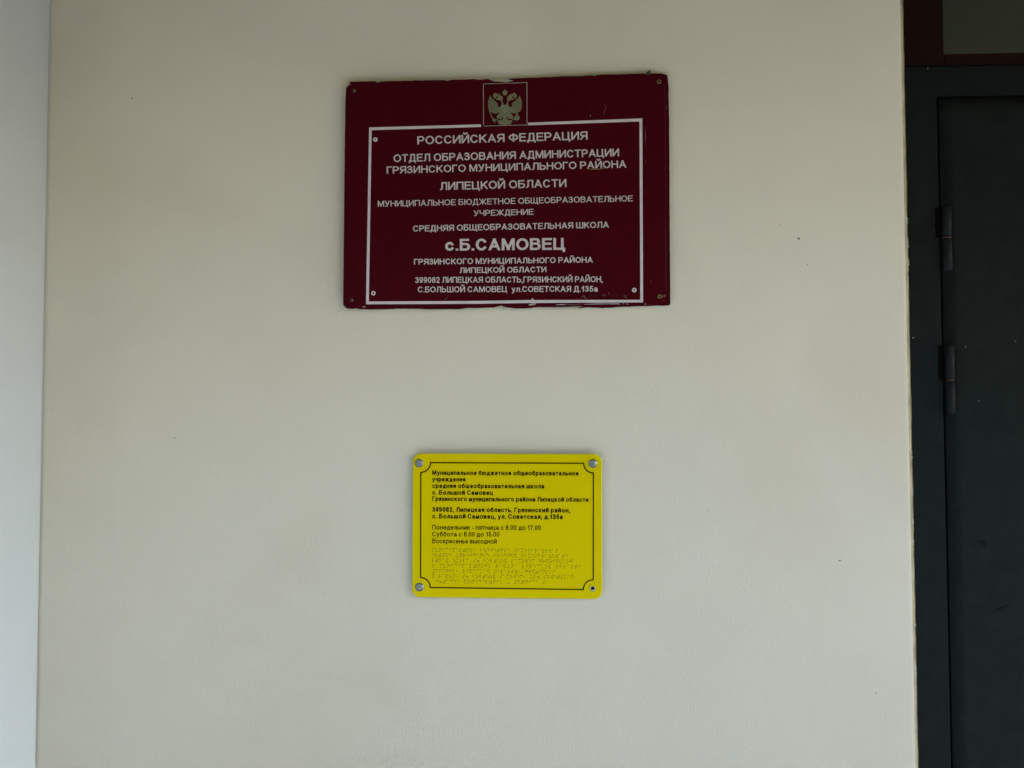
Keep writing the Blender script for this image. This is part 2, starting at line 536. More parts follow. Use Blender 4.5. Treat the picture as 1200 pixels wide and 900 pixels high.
# unseen trees added to block low sky and darken reflections: leaf clumps spread through the crowns
rng = np.random.default_rng(5)
def blocker_tree(x, y, h, rad):
    bm = bmesh.new()
    bmesh.ops.create_cone(bm, segments=10, radius1=.16, radius2=.07, depth=h * .6, cap_ends=True)
    for v in bm.verts:
        v.co.z += h * .3
    e = empty('blocker_tree', Matrix.Translation((x, y, 0)))
    bmobj('trunk', bm, M['bark'], e)
    n = 2600
    q = rng.normal(size=(n, 3))
    q /= np.linalg.norm(q, axis=1)[:, None]
    q *= rng.random((n, 1)) ** .4
    q *= (1 + .25 * np.sin(q[:, :1] * 7 + x) * np.cos(q[:, 2:] * 6 + y))
    c = q * np.array([rad, rad, h * .46]) + np.array([0, 0, h * .54])
    a = rng.normal(size=(n, 3)) * .16
    b = rng.normal(size=(n, 3)) * .16
    v = np.stack([c - a, c + b, c + a, c - b], 1).reshape(-1, 3)
    me = bpy.data.meshes.new('crown')
    me.from_pydata(v.tolist(), [], [(4 * i, 4 * i + 1, 4 * i + 2, 4 * i + 3) for i in range(n)])
    link('crown', me, M['foliage'], e)['kind'] = 'stuff'
    return e
M['bark'] = mat('bark', (.12, .10, .08), .9, .2, var=.3, vscale=30)
for i, x in enumerate((-13, -9.5, -6, -2.5, 1, 4.5)):
    e = blocker_tree(x + .5 * math.sin(i * 2), -14 + 1.2 * math.cos(i * 3), 5.3 + .5 * math.sin(i * 5), 2.3)
    tag(e, 'added unseen leafy tree blocking low sky light, ' + ('first', 'second', 'third', 'fourth', 'fifth', 'sixth')[i] + ' from the side wall end of the row', 'tree', 'added light-blocking trees')

# dirt specks on the walls
for (px, py, a, b, rot) in ((936, 279.7, 2.2, 1.2, -40), (984, 657, 2.0, .8, 0), (155, 115.5, 1.0, 1.4, 10), (915, 263, .6, .6, 0),
                            (1027, 812, .9, .6, 0), (205, 513, 4, .35, 20), (830, 598, .7, .6, 0), (946.5, 310, .6, .9, 0), (1010, 560, .5, .4, 0)):
    c = wallpt(px, py)
    yy = splay((c.x - xl) / .155) if c.x < xl + .155 else 0
    s = 0.0016
    o = flake('dirt_speck', blobpts(c.x, c.z, a * s * .8, b * s * .8, 8, R(rot), .25), -yy - .0002, .0012, M['speck'] if a not in (4, 1.0) else M['rubber'], wall)

# plaster and sealant crumbs along the door edge
def edge_pt(py):
    return Vector((xd, 0, wallpt(1066, py).z))
for (ya, yb, wd_) in ((252, 262, 2.0), (276, 296, 1.6), (298, 318, 2.2), (322, 338, 1.4), (529, 532, 1.2), (534.5, 538, 1.4), (572, 583, 1.0), (600, 606, .9),
                      (608, 616, 1.2), (632, 640, .9), (655, 690, .7), (680, 686, 1.2), (731, 736, 1.6), (780, 800, .8)):
    za, zb = edge_pt(ya).z, edge_pt(yb).z
    k = 7
    ww = wd_ * .0011
    L_, R_ = [], []
    for i in range(k + 1):
        z = za + (zb - za) * i / k
        L_.append((xd - .002 + random.uniform(-.0006, .0006), z))
        e = math.sin(math.pi * (i + .3) / (k + .6))
        R_.append((xd + ww * e * random.uniform(.15, 1.3), z))
    o = slab('plaster_crumb', L_ + R_[::-1], -0.016, -0.0105, M['chip'], wall)
# ragged sealant line between plaster and frame
n = 150
L_, R_ = [], []
for i in range(n + 1):
    z = .2 + 2.55 * i / n
    q = noise.noise(Vector((0, 0, z * 14))) + .6 * noise.noise(Vector((3, 0, z * 60)))
    L_.append((xd - .004, z))
    R_.append((xd + .0012 + max(0, q) * .0022, z))
seal = slab('sealant', L_ + R_[::-1], -0.0165, -0.0125, M['rubber'], wall)

# ------------------------------------------------------------------ door with its frame
FY = 0.017           # frame face sits a little behind the plaster face
seam = (wallpt(1100, 115, FY).x + wallpt(1115, 890, FY).x) / 2
seam_z = wallpt(1130, 114, FY).z
door = empty('metal_door', Matrix.Translation((xd + DW / 2, FY, .15)))
tag(door, 'dark grey painted metal door in its frame, right of the plaques', 'door')
Dinv = door.matrix_world.inverted()
def dbox(name, a, b, m, bevel=.002, parent=door):
    off = door.matrix_world.translation
    return box(name, Vector(a) - off, Vector(b) - off, m, parent, bevel)
xr = xd + DW
seam2 = xr - (seam - xd)
dbox('frame_post', (xd + .001, FY, .152), (seam - .0025, FY + .07, seam_z + .0024), M['frame'], 0)
dbox('frame_post', (seam2 + .0025, FY, .152), (xr - .001, FY + .07, seam_z + .0024), M['frame'], 0)
dbox('frame_head', (xd + .001, FY + .0002, seam_z + .0025), (xr - .001, FY + .07, hz - .002), M['frame'], 0)
# leaf: slightly uneven sheet steel
bm = bmesh.new()
nx_, nz_ = 40, 80
x0, x1, z0, z1 = seam + .0015, seam2 - .0015, .165, seam_z - .0015
off = door.matrix_world.translation
grid = []
for j in range(nz_ + 1):
    row = []
    for i in range(nx_ + 1):
        x, z = x0 + (x1 - x0) * i / nx_, z0 + (z1 - z0) * j / nz_
        e = min(1, min(i, nx_ - i) / 3, min(j, nz_ - j) / 3)
        dy = .0016 * e * noise.noise(Vector((x * 3, 0, z * 3))) + .0006 * e * noise.noise(Vector((x * 11, 5, z * 11)))
        row.append(bm.verts.new((x - off.x, FY + .001 + dy - off.y, z - off.z)))
    grid.append(row)
for j in range(nz_):
    for i in range(nx_):
        bm.faces.new((grid[j][i], grid[j][i + 1], grid[j + 1][i + 1], grid[j + 1][i])).smooth = True
loop = grid[0] + [r_[-1] for r_ in grid[1:]] + grid[-1][-2::-1] + [r_[0] for r_ in grid[-2:0:-1]]
back = [bm.verts.new((v.co.x, v.co.y * 0 + FY + .055 - off.y, v.co.z)) for v in loop]
for i in range(len(loop)):
    k = (i + 1) % len(loop)
    bm.faces.new((loop[i], loop[k], back[k], back[i]))
bm.faces.new(back)
bmobj('leaf', bm, M['door'], door)
dbox('rebate', (seam - .006, FY + .02, .156), (seam + .006, FY + .03, seam_z), M['hole'], 0)
dbox('handle_plate', (seam2 - .075, FY - .004, 1.02), (seam2 - .04, FY + .0005, 1.24), M['grey'])
# marks on the leaf
for (px, py, a, b, rot) in ((1152, 636, 5, 3, -30), (1175, 712, 10, 1.2, 25), (1131.5, 406.5, .5, .5, 0), (1190, 400, .3, .9, 0),
                            (1070, 396, .9, .9, 0), (1087, 80.5, .9, .6, 0), (1147, 470, .6, .5, 0)):
    c = wallpt(px, py, FY) - off
    big = a > 3
    flake('paint_mark', blobpts(c.x, c.z, a * .0013, b * .0013, 10, R(rot), .3), .0006 if big else 0.0004, .0004 if big else .001,
          M['scuff'] if big else M['grey'], door)

def cyl(name, x, y, z0, z1, rad, m, parent, seg=28, bev=.0012):
    bm = bmesh.new()
    prof = [(rad - bev, z0), (rad, z0 + bev), (rad, z1 - bev), (rad - bev, z1)]
    rings = [[bm.verts.new((x + q * math.cos(2 * math.pi * k / seg), y + q * math.sin(2 * math.pi * k / seg), z)) for k in range(seg)] for q, z in prof]
    for a, b in zip(rings, rings[1:]):
        for k in range(seg):
            f = bm.faces.new((a[k], a[(k + 1) % seg], b[(k + 1) % seg], b[k]))
            f.smooth = True
    bm.faces.new(rings[0][::-1])
    bm.faces.new(rings[-1])
    return bmobj(name, bm, m, parent)

hx = seam + .007
for (ya, ym, yb, sh) in ((243, 279, 318, 0.0), (405, 445.5, 485, 0.0), (1420, 1462, 1500, 0.0)):
    za, zm, zb = [wallpt(1112, q, FY).z for q in (ya, ym, yb)]
    hg = bpy.data.objects.new('hinge', None)
    sc.collection.objects.link(hg)
    hg.parent = door
    hg.location = (hx + .002 - off.x, FY - .004 - off.y, zm - off.z)
    rad = .0088
    cyl('barrel', 0, 0, .003, za - zm, rad, M['hinge'], hg)
    cyl('barrel', 0, 0, zb - zm, -.003, rad, M['hinge'], hg)
    cyl('ring', 0, 0, -.0028, .0028, rad * .93, M['rust'], hg, bev=.0018)
    # near-black plate on the frame, standing for the shaded slot beside the upper barrel
    box('notch_shade', (-.019, .0036, .001), (-.0095, .0045, za - zm), M['hole'], hg)

# ------------------------------------------------------------------ transom window above the door
TY = .021
tr = empty('transom_window', Matrix.Translation((xd + DW / 2, TY, hz)))
tag(tr, 'dark brown framed fixed window above the grey metal door', 'window')
toff = tr.matrix_world.translation
gl = (wallpt(1106, 30, TY).x)
gz = wallpt(1140, 62, TY).z
def tbox(name, a, b, m, bevel=.003):
    return box(name, Vector(a) - toff, Vector(b) - toff, m, tr, bevel)
tz = hz + .398
tbox('frame_post', (xd + .001, TY, hz + .001), (gl, TY + .06, tz), M['brown'])
tbox('frame_post', (xr - (gl - xd), TY, hz + .001), (xr - .001, TY + .06, tz), M['brown'])
tbox('frame_rail', (gl + .0002, TY + .0004, hz + .001), (xr - (gl - xd) - .0005, TY + .06, gz), M['brown'])
tbox('frame_rail', (gl + .0005, TY + .0015, tz - .05), (xr - (gl - xd) - .0005, TY + .06, tz), M['brown'])
tbox('glass_pane', (gl - .005, TY + .030, gz - .005), (xr - (gl - xd) + .005, TY + .034, tz - .045), M['glass'], 0)
tbox('dark_backing', (gl - .02, TY + .25, gz - .3), (xr - (gl - xd) + .02, TY + .262, tz + .1), M['inside'], 0)  # dark sheet standing for the unlit room behind the glass

# ------------------------------------------------------------------ signs
def sign_frame(name, corners, y, tilt):
    """Empty at the plaque's centre whose local x runs along the plaque; tilt turns its right side off the wall"""
    nrm = Vector((math.sin(tilt), math.cos(tilt), 0))
    cx = sum(c[0] for c in corners) / 4
    cy = sum(c[1] for c in corners) / 4
    c0 = wallpt(cx, cy, y)
    TL, TR, BL, BR = [on_plane(*c, c0, nrm) for c in corners]
    xax = ((TR + BR) - (TL + BL)).normalized()
    zax = (xax.cross(nrm)).normalized()
    if zax.z < 0:
        zax.negate()
    yax = zax.cross(xax).normalized()
    mw = Matrix((xax, yax, zax)).transposed().to_4x4()
    mw.translation = c0
    e = empty(name, mw)
    inv = mw.inverted()
    def loc(px, py):
        q = inv @ on_plane(px, py, c0, nrm)
        return (q.x, q.z)
    return e, loc

# --- maroon plaque
red, rl = sign_frame('maroon_plaque', ((405, 97), (782, 87), (402.5, 361.5), (785, 357.5)), -.0085, R(-0.6))
tag(red, 'maroon school name plaque with white lettering and a double headed eagle emblem', 'sign')
TOPE = [(411, 96.8), (425, 96.4), (440, 96.1), (443, 97.3), (447, 96.4), (462, 95.9), (478, 95.5), (492, 95), (500, 94.9), (520, 94.6), (524, 95.2),
        (530, 94.2), (548, 94.0), (560, 93.6), (566, 93.4), (573, 93.6), (576, 95.2), (584, 95.6), (590, 96.2), (593, 95.6), (596, 93.2), (615, 92.3), (640, 91.3),
        (663, 90.2), (678, 90.1), (700, 88.6), (722, 88.1), (740, 87.2), (757, 87.0), (772, 86.8), (777, 87.6), (781.6, 88.9), (782.2, 93), (782.6, 97), (783.4, 104), (783.2, 112), (783.8, 140),
        (784.2, 190), (784.4, 240), (784.8, 300), (785.2, 340), (785.2, 356.8), (783, 358.2), (770, 358.4), (755, 358.8), (740, 359.4), (728, 359.6), (718, 360.6), (706, 361.0), (699, 360.6),
        (690, 360.2), (680, 360.9), (665, 361.2), (648, 361.0), (636, 360.2), (626, 360.3), (618, 361.5), (604, 361.4), (597, 360.9), (591, 359.8), (585, 358.9), (579, 360.3), (566, 360.9),
        (556, 361.4), (546, 361.0), (541, 362.3), (530, 362.5), (515, 362.6), (500, 362.4), (485, 361.7), (470, 361.8), (456, 362.3), (440, 362.8), (425, 362.6), (414, 362.2), (407, 361.6),
        (404.5, 360.0), (402.6, 357), (402.8, 340), (403.2, 300), (403.8, 240), (404.4, 180), (405.2, 120), (405.8, 106), (406.2, 102.6), (408.2, 100.4), (409.2, 98.0)]
dense = []
for i, a in enumerate(TOPE):
    b = TOPE[(i + 1) % len(TOPE)]
    k = max(1, int(math.dist(a, b) / 4))
    for j in range(k):
        t = j / k
        x, y = a[0] + (b[0] - a[0]) * t, a[1] + (b[1] - a[1]) * t
        vert = abs(b[1] - a[1]) > abs(b[0] - a[0])
        jj = random.uniform(-.22, .22)
        dense.append((x + (jj * .4 if vert else 0), y + (0 if vert else jj)))
slab('plate', [rl(*q) for q in dense], 0.0, .004, M['red'], red, M['rededge'])
S = .0040
PX = .0016
def rpoly(name, pts, h, m, lift=0.0, parent=red, fn=rl):
    return flake(name, [fn(*q) for q in pts], S + lift, h, m, parent)
# white border line, broken for the emblem
rpoly('border_line', [(433, 150.2), (563.8, 146.6), (563.8, 149.6), (433, 153.4)], .0004, M['line'])
rpoly('border_line', [(619, 144.7), (752.4, 139.6), (752.4, 143.0), (619, 147.6)], .0004, M['line'])
rpoly('border_line', [(433, 153.5), (436, 153.4), (432.6, 353.6), (429.4, 356.8)], .0004, M['line'])
rpoly('border_line', [(749.1, 143.2), (752.4, 143.1), (753.3, 354.6), (750.1, 351.6)], .0004, M['line'])
rpoly('border_line', [(429.5, 356.9), (432.7, 353.7), (560, 353.0), (620, 352.0), (750.0, 351.7), (753.2, 354.7), (620, 355.4), (560, 356.3)], .0004, M['line'])
# emblem panel and its thin line
rpoly('emblem_panel', [(565.3, 98.6), (618.6, 96.8), (618.9, 147.0), (565.5, 148.8)], .0003, M['red'], .0)
def thin(pts, wd, name='emblem_line', m=M['thin'], lift=.0004):
    a, b = pts
    dx, dy = b[0] - a[0], b[1] - a[1]
    L = math.hypot(dx, dy)
    nx, ny = -dy / L * wd / 2, dx / L * wd / 2
    return rpoly(name, [(a[0] + nx, a[1] + ny), (b[0] + nx, b[1] + ny), (b[0] - nx, b[1] - ny), (a[0] - nx, a[1] - ny)], .0002, m, lift)
thin([(566.5, 99.4), (617.9, 97.7)], .65)
thin([(566.6, 99.9), (566.8, 147.4)], .75)
thin([(617.5, 98.2), (617.7, 146.0)], .75)
thin([(566.9, 148.6), (618.2, 147.3)], .6)
# double headed eagle, traced in a 900 px frame laid over the emblem
def ec(p, mir=False):
    x, y = p
    if mir:
        x = 894 - x
    return (560 + x * 64 / 900, 90 + y * 64 / 900)
emb = bpy.data.objects.new('eagle_emblem', None)
sc.collection.objects.link(emb)
emb.parent = red
WING = [(205, 318), (215, 345), (240, 375), (262, 392), (285, 418), (318, 440), (333, 470), (328, 505), (350, 515), (378, 500), (385, 545), (372, 580), (345, 590),
        (338, 622), (322, 600), (306, 624), (290, 606), (272, 622), (258, 600), (238, 612), (226, 588), (203, 596), (200, 568), (180, 568), (188, 540), (168, 534),
        (182, 505), (162, 492), (182, 468), (163, 450), (184, 432), (168, 408), (190, 396), (180, 366), (196, 362), (196, 335)]
HEAD = [(430, 480), (415, 440), (405, 405), (415, 360), (400, 335), (375, 325), (350, 330), (330, 345), (316, 368), (298, 382), (318, 392), (345, 395),
        (372, 402), (392, 425), (395, 455), (385, 482)]
CROWN = [(326, 342), (322, 318), (340, 312), (350, 282), (360, 310), (378, 318), (374, 336)]
RIB = [(250, 330), (262, 300), (285, 280), (308, 285), (326, 300), (322, 330), (305, 335), (298, 362), (280, 372), (262, 352)]
LEG = [(392, 588), (350, 622), (322, 650), (308, 676), (330, 706), (362, 700), (386, 712), (398, 690), (412, 650), (420, 610)]
lay = [0]
def epoly(name, pts, m=M['gold'], mir=False, dz=0.0):
    lay[0] += 1
    return flake(name, [rl(*ec(q, mir)) for q in pts], S + .0003, .0006 + dz + lay[0] * .00003, m, emb)
for mr in (False, True):
    epoly('wing', WING, mir=mr)
    epoly('head', HEAD, mir=mr)
    epoly('crown', CROWN, mir=mr)
    epoly('ribbon', RIB, mir=mr)
    epoly('leg', LEG, mir=mr)
    # feather ribs lying on each wing
    for (a, b) in (((200, 400), (330, 555)), ((190, 440), (315, 575)), ((190, 485), (295, 590)), ((215, 372), (345, 530)), ((195, 525), (262, 590))):
        dx, dy = b[0] - a[0], b[1] - a[1]
        L = math.hypot(dx, dy)
        nx, ny = -dy / L * 4, dx / L * 4
        epoly('feather_rib', [(a[0] + nx, a[1] + ny), (b[0] + nx * .5, b[1] + ny * .5), (b[0] - nx * .5, b[1] - ny * .5), (a[0] - nx, a[1] - ny)], M['groove'], mr, .0003)
epoly('body', [(385, 478), (509, 478), (515, 540), (545, 585), (530, 620), (512, 660), (470, 672), (424, 672), (382, 660), (364, 620), (349, 585), (379, 540)])
epoly('shield', [(392, 486), (502, 486), (502, 560), (486, 584), (447, 600), (408, 584), (392, 560)], M['shield'], dz=.0003)
epoly('rider', [(420, 510), (440, 500), (470, 515), (485, 545), (462, 560), (450, 545), (430, 565), (412, 550), (425, 530)], M['gold'], dz=.0006)
epoly('tail', [(424, 668), (470, 668), (482, 715), (515, 732), (560, 728), (568, 752), (545, 770), (552, 795), (520, 800), (495, 795), (478, 812), (447, 818), (416, 812), (398, 795),
               (372, 800), (342, 795), (350, 770), (326, 752), (336, 728), (380, 732), (412, 715)])
epoly('center_crown', [(412, 300), (405, 262), (425, 245), (440, 240), (447, 212), (454, 240), (469, 245), (489, 262), (482, 300), (465, 315), (447, 318), (429, 315)])
epoly('sceptre', [(188, 575), (200, 580), (232, 655), (262, 700), (300, 716), (325, 714), (325, 728), (290, 732), (285, 765), (272, 775), (262, 745), (235, 730), (248, 712), (222, 668)])
epoly('orb', [(645 + 42 * math.cos(R(a)), 690 + 42 * math.sin(R(a))) for a in range(0, 360, 18)])
epoly('orb_cross', [(640, 655), (640, 640), (625, 634), (640, 628), (643, 612), (650, 612), (653, 628), (666, 634), (653, 640), (653, 655)], dz=.0002)
epoly('claw', [(560, 690), (605, 712), (615, 726), (585, 722), (548, 704)])

RT = [("РОССИЙСКАЯ ФЕДЕРАЦИЯ", 489.5, 170.2, 688.5, 164.4, 10.0, .15),
      ("ОТДЕЛ ОБРАЗОВАНИЯ АДМИНИСТРАЦИИ", 461.7, 190.8, 725.3, 183.8, 9.2, .15),
      ("ГРЯЗИНСКОГО МУНИЦИПАЛЬНОГО РАЙОНА", 453.7, 204.4, 733.7, 197.2, 8.8, .15),
      ("ЛИПЕЦКОЙ ОБЛАСТИ", 516.0, 223.6, 663.7, 219.8, 9.6, .15),
      ("МУНИЦИПАЛЬНОЕ БЮДЖЕТНОЕ ОБЩЕОБРАЗОВАТЕЛЬНОЕ", 443.3, 243.0, 741.3, 236.6, 7.1, .135),
      ("УЧРЕЖДЕНИЕ", 555.3, 253.8, 625.3, 252.2, 6.9, .135),
      ("СРЕДНЯЯ ОБЩЕОБРАЗОВАТЕЛЬНАЯ ШКОЛА", 484.5, 272.0, 713.3, 267.4, 7.3, .155),
      ("с.Б.САМОВЕЦ", 522.0, 294.4, 662.2, 293.2, 14.2, .18),
      ("ГРЯЗИНСКОГО МУНИЦИПАЛЬНОГО РАЙОНА", 485.5, 310.6, 694.5, 308.2, 6.8, .16),
      ("ЛИПЕЦКОЙ ОБЛАСТИ", 539.0, 320.5, 640.3, 319.4, 6.7, .16),
      ("399082 ЛИПЕЦКАЯ ОБЛАСТЬ,ГРЯЗИНСКИЙ РАЙОН,", 487.0, 332.0, 706.0, 331.0, 7.0, .155),
      ("С.БОЛЬШОЙ САМОВЕЦ  ул.СОВЕТСКАЯ Д.135а", 490.0, 343.0, 700.3, 342.2, 6.9, .155)]
for s, xa, ya, xb, yb, cap, sw in RT:
    text_mesh('lettering', s, rl(xa, ya), rl(xb, yb), cap * PX * .985, sw, S + .0006, M['vinyl'], red)

# rivets and screws
def rdisc(name, px, py, rpx, y0, y1, m, parent=red, fn=rl, **k):
    x, z = fn(px, py)
    return disc(name, x, z, rpx * PX, y0, y1, m, parent, **k)
for (px, py) in ((440.3, 164.3), (438, 344), (743, 340.3)):
    rdisc('rivet_ring', px, py, 2.6, S, S + .0010, M['line'], inner=1.05 * PX)
    rdisc('rivet_core', px, py, 1.0, S, S + .0005, M['hole'])
for (px, py, rr) in ((415.8, 107.2, 1.8), (412.8, 352, 1.9), (772, 96.8, 2.6), (773.5, 348.0, 2.0)):
    rdisc('screw', px, py, rr, S, S + .0012, M['brass'], dome=.0006)
    rdisc('screw_slot', px, py, rr * .45, S + .0017, S + .0021, M['hole'])
# broken corner: a second small crescent at the top left
rpoly('edge_chip', [(406.8, 100.5), (408.8, 98.4), (410.6, 98.2), (411, 100.6), (409.6, 100), (408.4, 101.6), (407.6, 103.4)], .0004, M['chip'])
for pts in ([(575, 94.6), (578, 94.0), (584, 95.4), (590, 95.6), (593, 93.6), (596, 92.8), (597, 94.6), (602, 95.6), (592, 97.4), (588, 96.6), (580, 96.4)],
            [(403.4, 358.6), (405, 359.4), (406.4, 361.6), (404, 361.2)],
            [(425.4, 359.6), (429, 359.2), (428.6, 360.4), (425.6, 360.6)],
            [(416, 361.6), (421, 362.0), (420, 362.9), (415, 362.8)],
            [(582, 360.4), (585.4, 359), (588, 358.4), (590.6, 359.8), (596, 361), (590, 361.4)],
            [(622.6, 350.8), (624.4, 349.4), (626, 351.8), (623, 352.2)],
            [(619.2, 357.6), (622, 356.2), (625.4, 355.8), (629, 355.4), (627.4, 357.2), (623.6, 358.0), (620.6, 358.4)],
            [(630, 360.4), (652, 360.3), (676, 359.6), (682, 359.4), (676, 361.2), (650, 361.2)],
            [(440.5, 96.5), (443, 97.5), (446, 96.6), (443, 97.9)], [(521, 94.9), (524, 95.6), (528, 94.7), (524, 96)],
            [(494, 95.0), (495.5, 95.8), (498, 95)], [(557, 93.9), (560, 94.7), (563, 94.1), (568, 94.6), (564, 93.3)],
            [(694, 89), (697, 90), (700, 89)], [(733, 356.0), (735.4, 356.6), (736.6, 357.6), (734.6, 357.0)], [(754.8, 356.2), (757.4, 356.4), (756, 357.2)],
            [(728.6, 356.0), (731.4, 356.3), (730, 356.8)]):
    rpoly('edge_chip', pts, .0003, M['chip'], .0004)
M['scr'] = mat('pale_scratch', (0.20, 0.13, 0.13), .7, .2, var=.5, vscale=900)
M['scrb'] = mat('bright_scratch', (0.48, 0.44, 0.42), .7, .2, var=.3, vscale=700)
M['scry'] = mat('ochre_scratch', (0.30, 0.22, 0.08), .7, .2, var=.3, vscale=700)
M['scrf'] = mat('faint_scratch', (0.10, 0.045, 0.05), .7, .2, var=.5, vscale=900)
def scratch(pts, wd, m):
    up, dn = [], []
    for i, q in enumerate(pts):
        a = pts[max(0, i - 1)]
        b = pts[min(len(pts) - 1, i + 1)]
        dx, dy = b[0] - a[0], b[1] - a[1]
        L = math.hypot(dx, dy) or 1
        ww = wd * (.35 if i in (0, len(pts) - 1) else random.uniform(.8, 1.2)) / 2
        up.append((q[0] - dy / L * ww, q[1] + dx / L * ww))
        dn.append((q[0] + dy / L * ww, q[1] - dx / L * ww))
    rpoly('scratch', up + dn[::-1], .0002, m, .0005)
scratch([(684, 356.9), (700, 356.5), (712, 356.4), (724, 356.4), (726.5, 356.9)], .8, M['scrb'])
scratch([(651, 357.7), (658, 357.2), (663, 357.4)], .9, M['scrb'])
scratch([(663, 357.5), (672, 357.7), (681, 357.3)], .5, M['scr'])
scratch([(687, 198.4), (693, 199.1), (701, 198.9), (709, 198.2)], .5, M['scry'])
scratch([(708.6, 123), (710, 128), (708.3, 131), (707.4, 136)], .45, M['scr'])
scratch([(691.4, 128), (691.6, 131)], .4, M['scr'])
scratch([(691.6, 135.5), (691.8, 137.5)], .8, M['scrb'])
scratch([(755.6, 150), (756, 160), (756.2, 172)], .45, M['scr'])
scratch([(756.3, 189), (756.4, 191.5)], .8, M['scr'])
scratch([(779.6, 250), (780, 300), (780.2, 350)], .5, M['scrf'])
scratch([(778.8, 100), (779.4, 170), (779.6, 246)], .35, M['scrf'])
scratch([(762.4, 329.5), (762.9, 331)], .9, M['scry'])
scratch([(776, 352.4), (778.6, 352.2)], .5, M['scr'])
scratch([(780.5, 125), (780.6, 129)], .6, M['scr'])
scratch([(521.4, 352.6), (522.2, 350.6), (523.6, 349.8)], .5, M['scr'])
scratch([(523.4, 349.8), (524.8, 349.0)], .5, M['scr'])
# hand scratched marks low on the right
for pts, m in (([(774.2, 345.2), (771.4, 346.4), (770.6, 349.0), (772.2, 350.6)], M['scry']), ([(770.4, 347.8), (773.0, 347.4)], M['scry']),
               ([(774.4, 349.4), (774.2, 347.2), (775.6, 346.4), (776.2, 349.0)], M['scry']), ([(776.6, 346.2), (776.8, 349.2)], M['scry']),
               ([(778.8, 345.4), (778.4, 348.6)], M['scrb']), ([(776.6, 347.4), (778.6, 347.2)], M['scry']),
               ([(729.6, 348.6), (731.2, 346.0), (732, 349.2), (734.6, 345.8)], M['scr']), ([(733.2, 346.2), (733.0, 349.4), (735, 349.2)], M['scr']),
               ([(680.6, 349.8), (684.2, 346.0), (685.6, 349.8), (688, 350.2)], M['scr']), ([(682.4, 348.4), (686.8, 347.6)], M['scr']),
               ([(690, 348.4), (692, 345.2), (693.8, 347.6)], M['scrf']), ([(696, 348.6), (698, 345.8), (700, 348)], M['scrf']),
               ([(705.2, 348), (707, 344.8), (708.6, 347.8), (710.2, 344.6)], M['scr']), ([(712.6, 345.4), (713.8, 342.8)], M['scry']),
               ([(716, 346), (717.2, 348)], M['scrf']), ([(719.4, 345.6), (722, 348.2), (723.6, 345.2)], M['scrf'])):
    scratch(pts, .6, m)
rpoly('nail', [(756.6, 88), (757.4, 85.4), (759.6, 84.4), (760.6, 82.8), (762.2, 84.6), (762.0, 88), (759.2, 89.2)], .004, M['speck'], -.003)

# --- yellow plaque
yel, yl = sign_frame('yellow_plaque', ((484, 531), (705, 531.5), (482.5, 699), (705.5, 701.5)), -.008, R(0))
tag(yel, 'yellow acrylic opening hours plaque with braille rows, below the maroon plaque', 'sign')
cs = [yl(*c) for c in ((484, 531), (705, 531.5), (705.5, 701.5), (482.5, 699))]
hw = (abs(cs[0][0]) + abs(cs[1][0]) + abs(cs[2][0]) + abs(cs[3][0])) / 4
hh = (abs(cs[0][1]) + abs(cs[1][1]) + abs(cs[2][1]) + abs(cs[3][1])) / 4
rr = 9.5 * PX
out = []
for (sx_, sz_, a0) in ((1, 1, 0), (-1, 1, 90), (-1, -1, 180), (1, -1, 270)):
    for k in range(9):
        a = R(a0 + 90 * k / 8)
        out.append((sx_ * (hw - rr) + rr * math.cos(a), sz_ * (hh - rr) + rr * math.sin(a)))
bm = bmesh.new()
n = len(out)
rings = []
for ins, yy in ((0, -.004), (0, -.0004), (.0004, 0)):
    rings.append([bm.verts.new((x - math.copysign(ins, x), -yy - .004, z - math.copysign(ins, z))) for x, z in out])
T = .006
for ri, (ins, yy) in enumerate(((0, 0), (0, T - .0016), (.0016, T))):
    for v, (x, z) in zip(rings[ri], out):
        v.co = Vector((x - math.copysign(ins, x), -yy, z - math.copysign(ins, z)))
for a, b in zip(rings, rings[1:]):
    for k in range(n):
        f = bm.faces.new((a[k], a[(k + 1) % n], b[(k + 1) % n], b[k]))
        f.material_index = 1
bm.faces.new(rings[-1])
bm.faces.new(rings[0][::-1])
bmobj('plate', bm, [M['yellow'], M['yedge']], yel)
S2 = T
# frame line with notched corners, as one thin printed loop
fx0, fx1, fy0, fy1 = 493.6, 695.4, 541.9, 0
c4 = [(493.7, 542.0), (695.2, 542.7), (695.0, 690.3), (493.4, 687.6)]
def lp(q): return Vector(yl(*q))
P = [lp(c) for c in c4]
nr = 11.3 * PX
path = []
for i in range(4):
    c = P[i]
    toN = (P[(i + 1) % 4] - c).normalized()
    toP = (P[(i - 1) % 4] - c).normalized()
    for k in range(9):
        a = R(90 * k / 8)
        path.append(c + toP * nr * math.cos(a) + toN * nr * math.sin(a))
n = len(path)
vs, fs = [], []
hwid = .75 * PX
for i in range(n):
    a, b, c = path[i - 1], path[i], path[(i + 1) % n]
    d1, d2 = (b - a).normalized(), (c - b).normalized()
    n1, n2 = Vector((-d1.y, d1.x)), Vector((-d2.y, d2.x))
    mm = (n1 + n2)
    mm = mm / max(.5, mm.length_squared) * 2
    mm = mm * hwid
    vs += [(b.x + mm.x, -S2 - .0003, b.y + mm.y), (b.x - mm.x, -S2 - .0003, b.y - mm.y)]
for i in range(n):
    k = (i + 1) % n
    fs.append((2 * i, 2 * i + 1, 2 * k + 1, 2 * k))
mesh('border_line', vs, fs, M['ink'], yel)
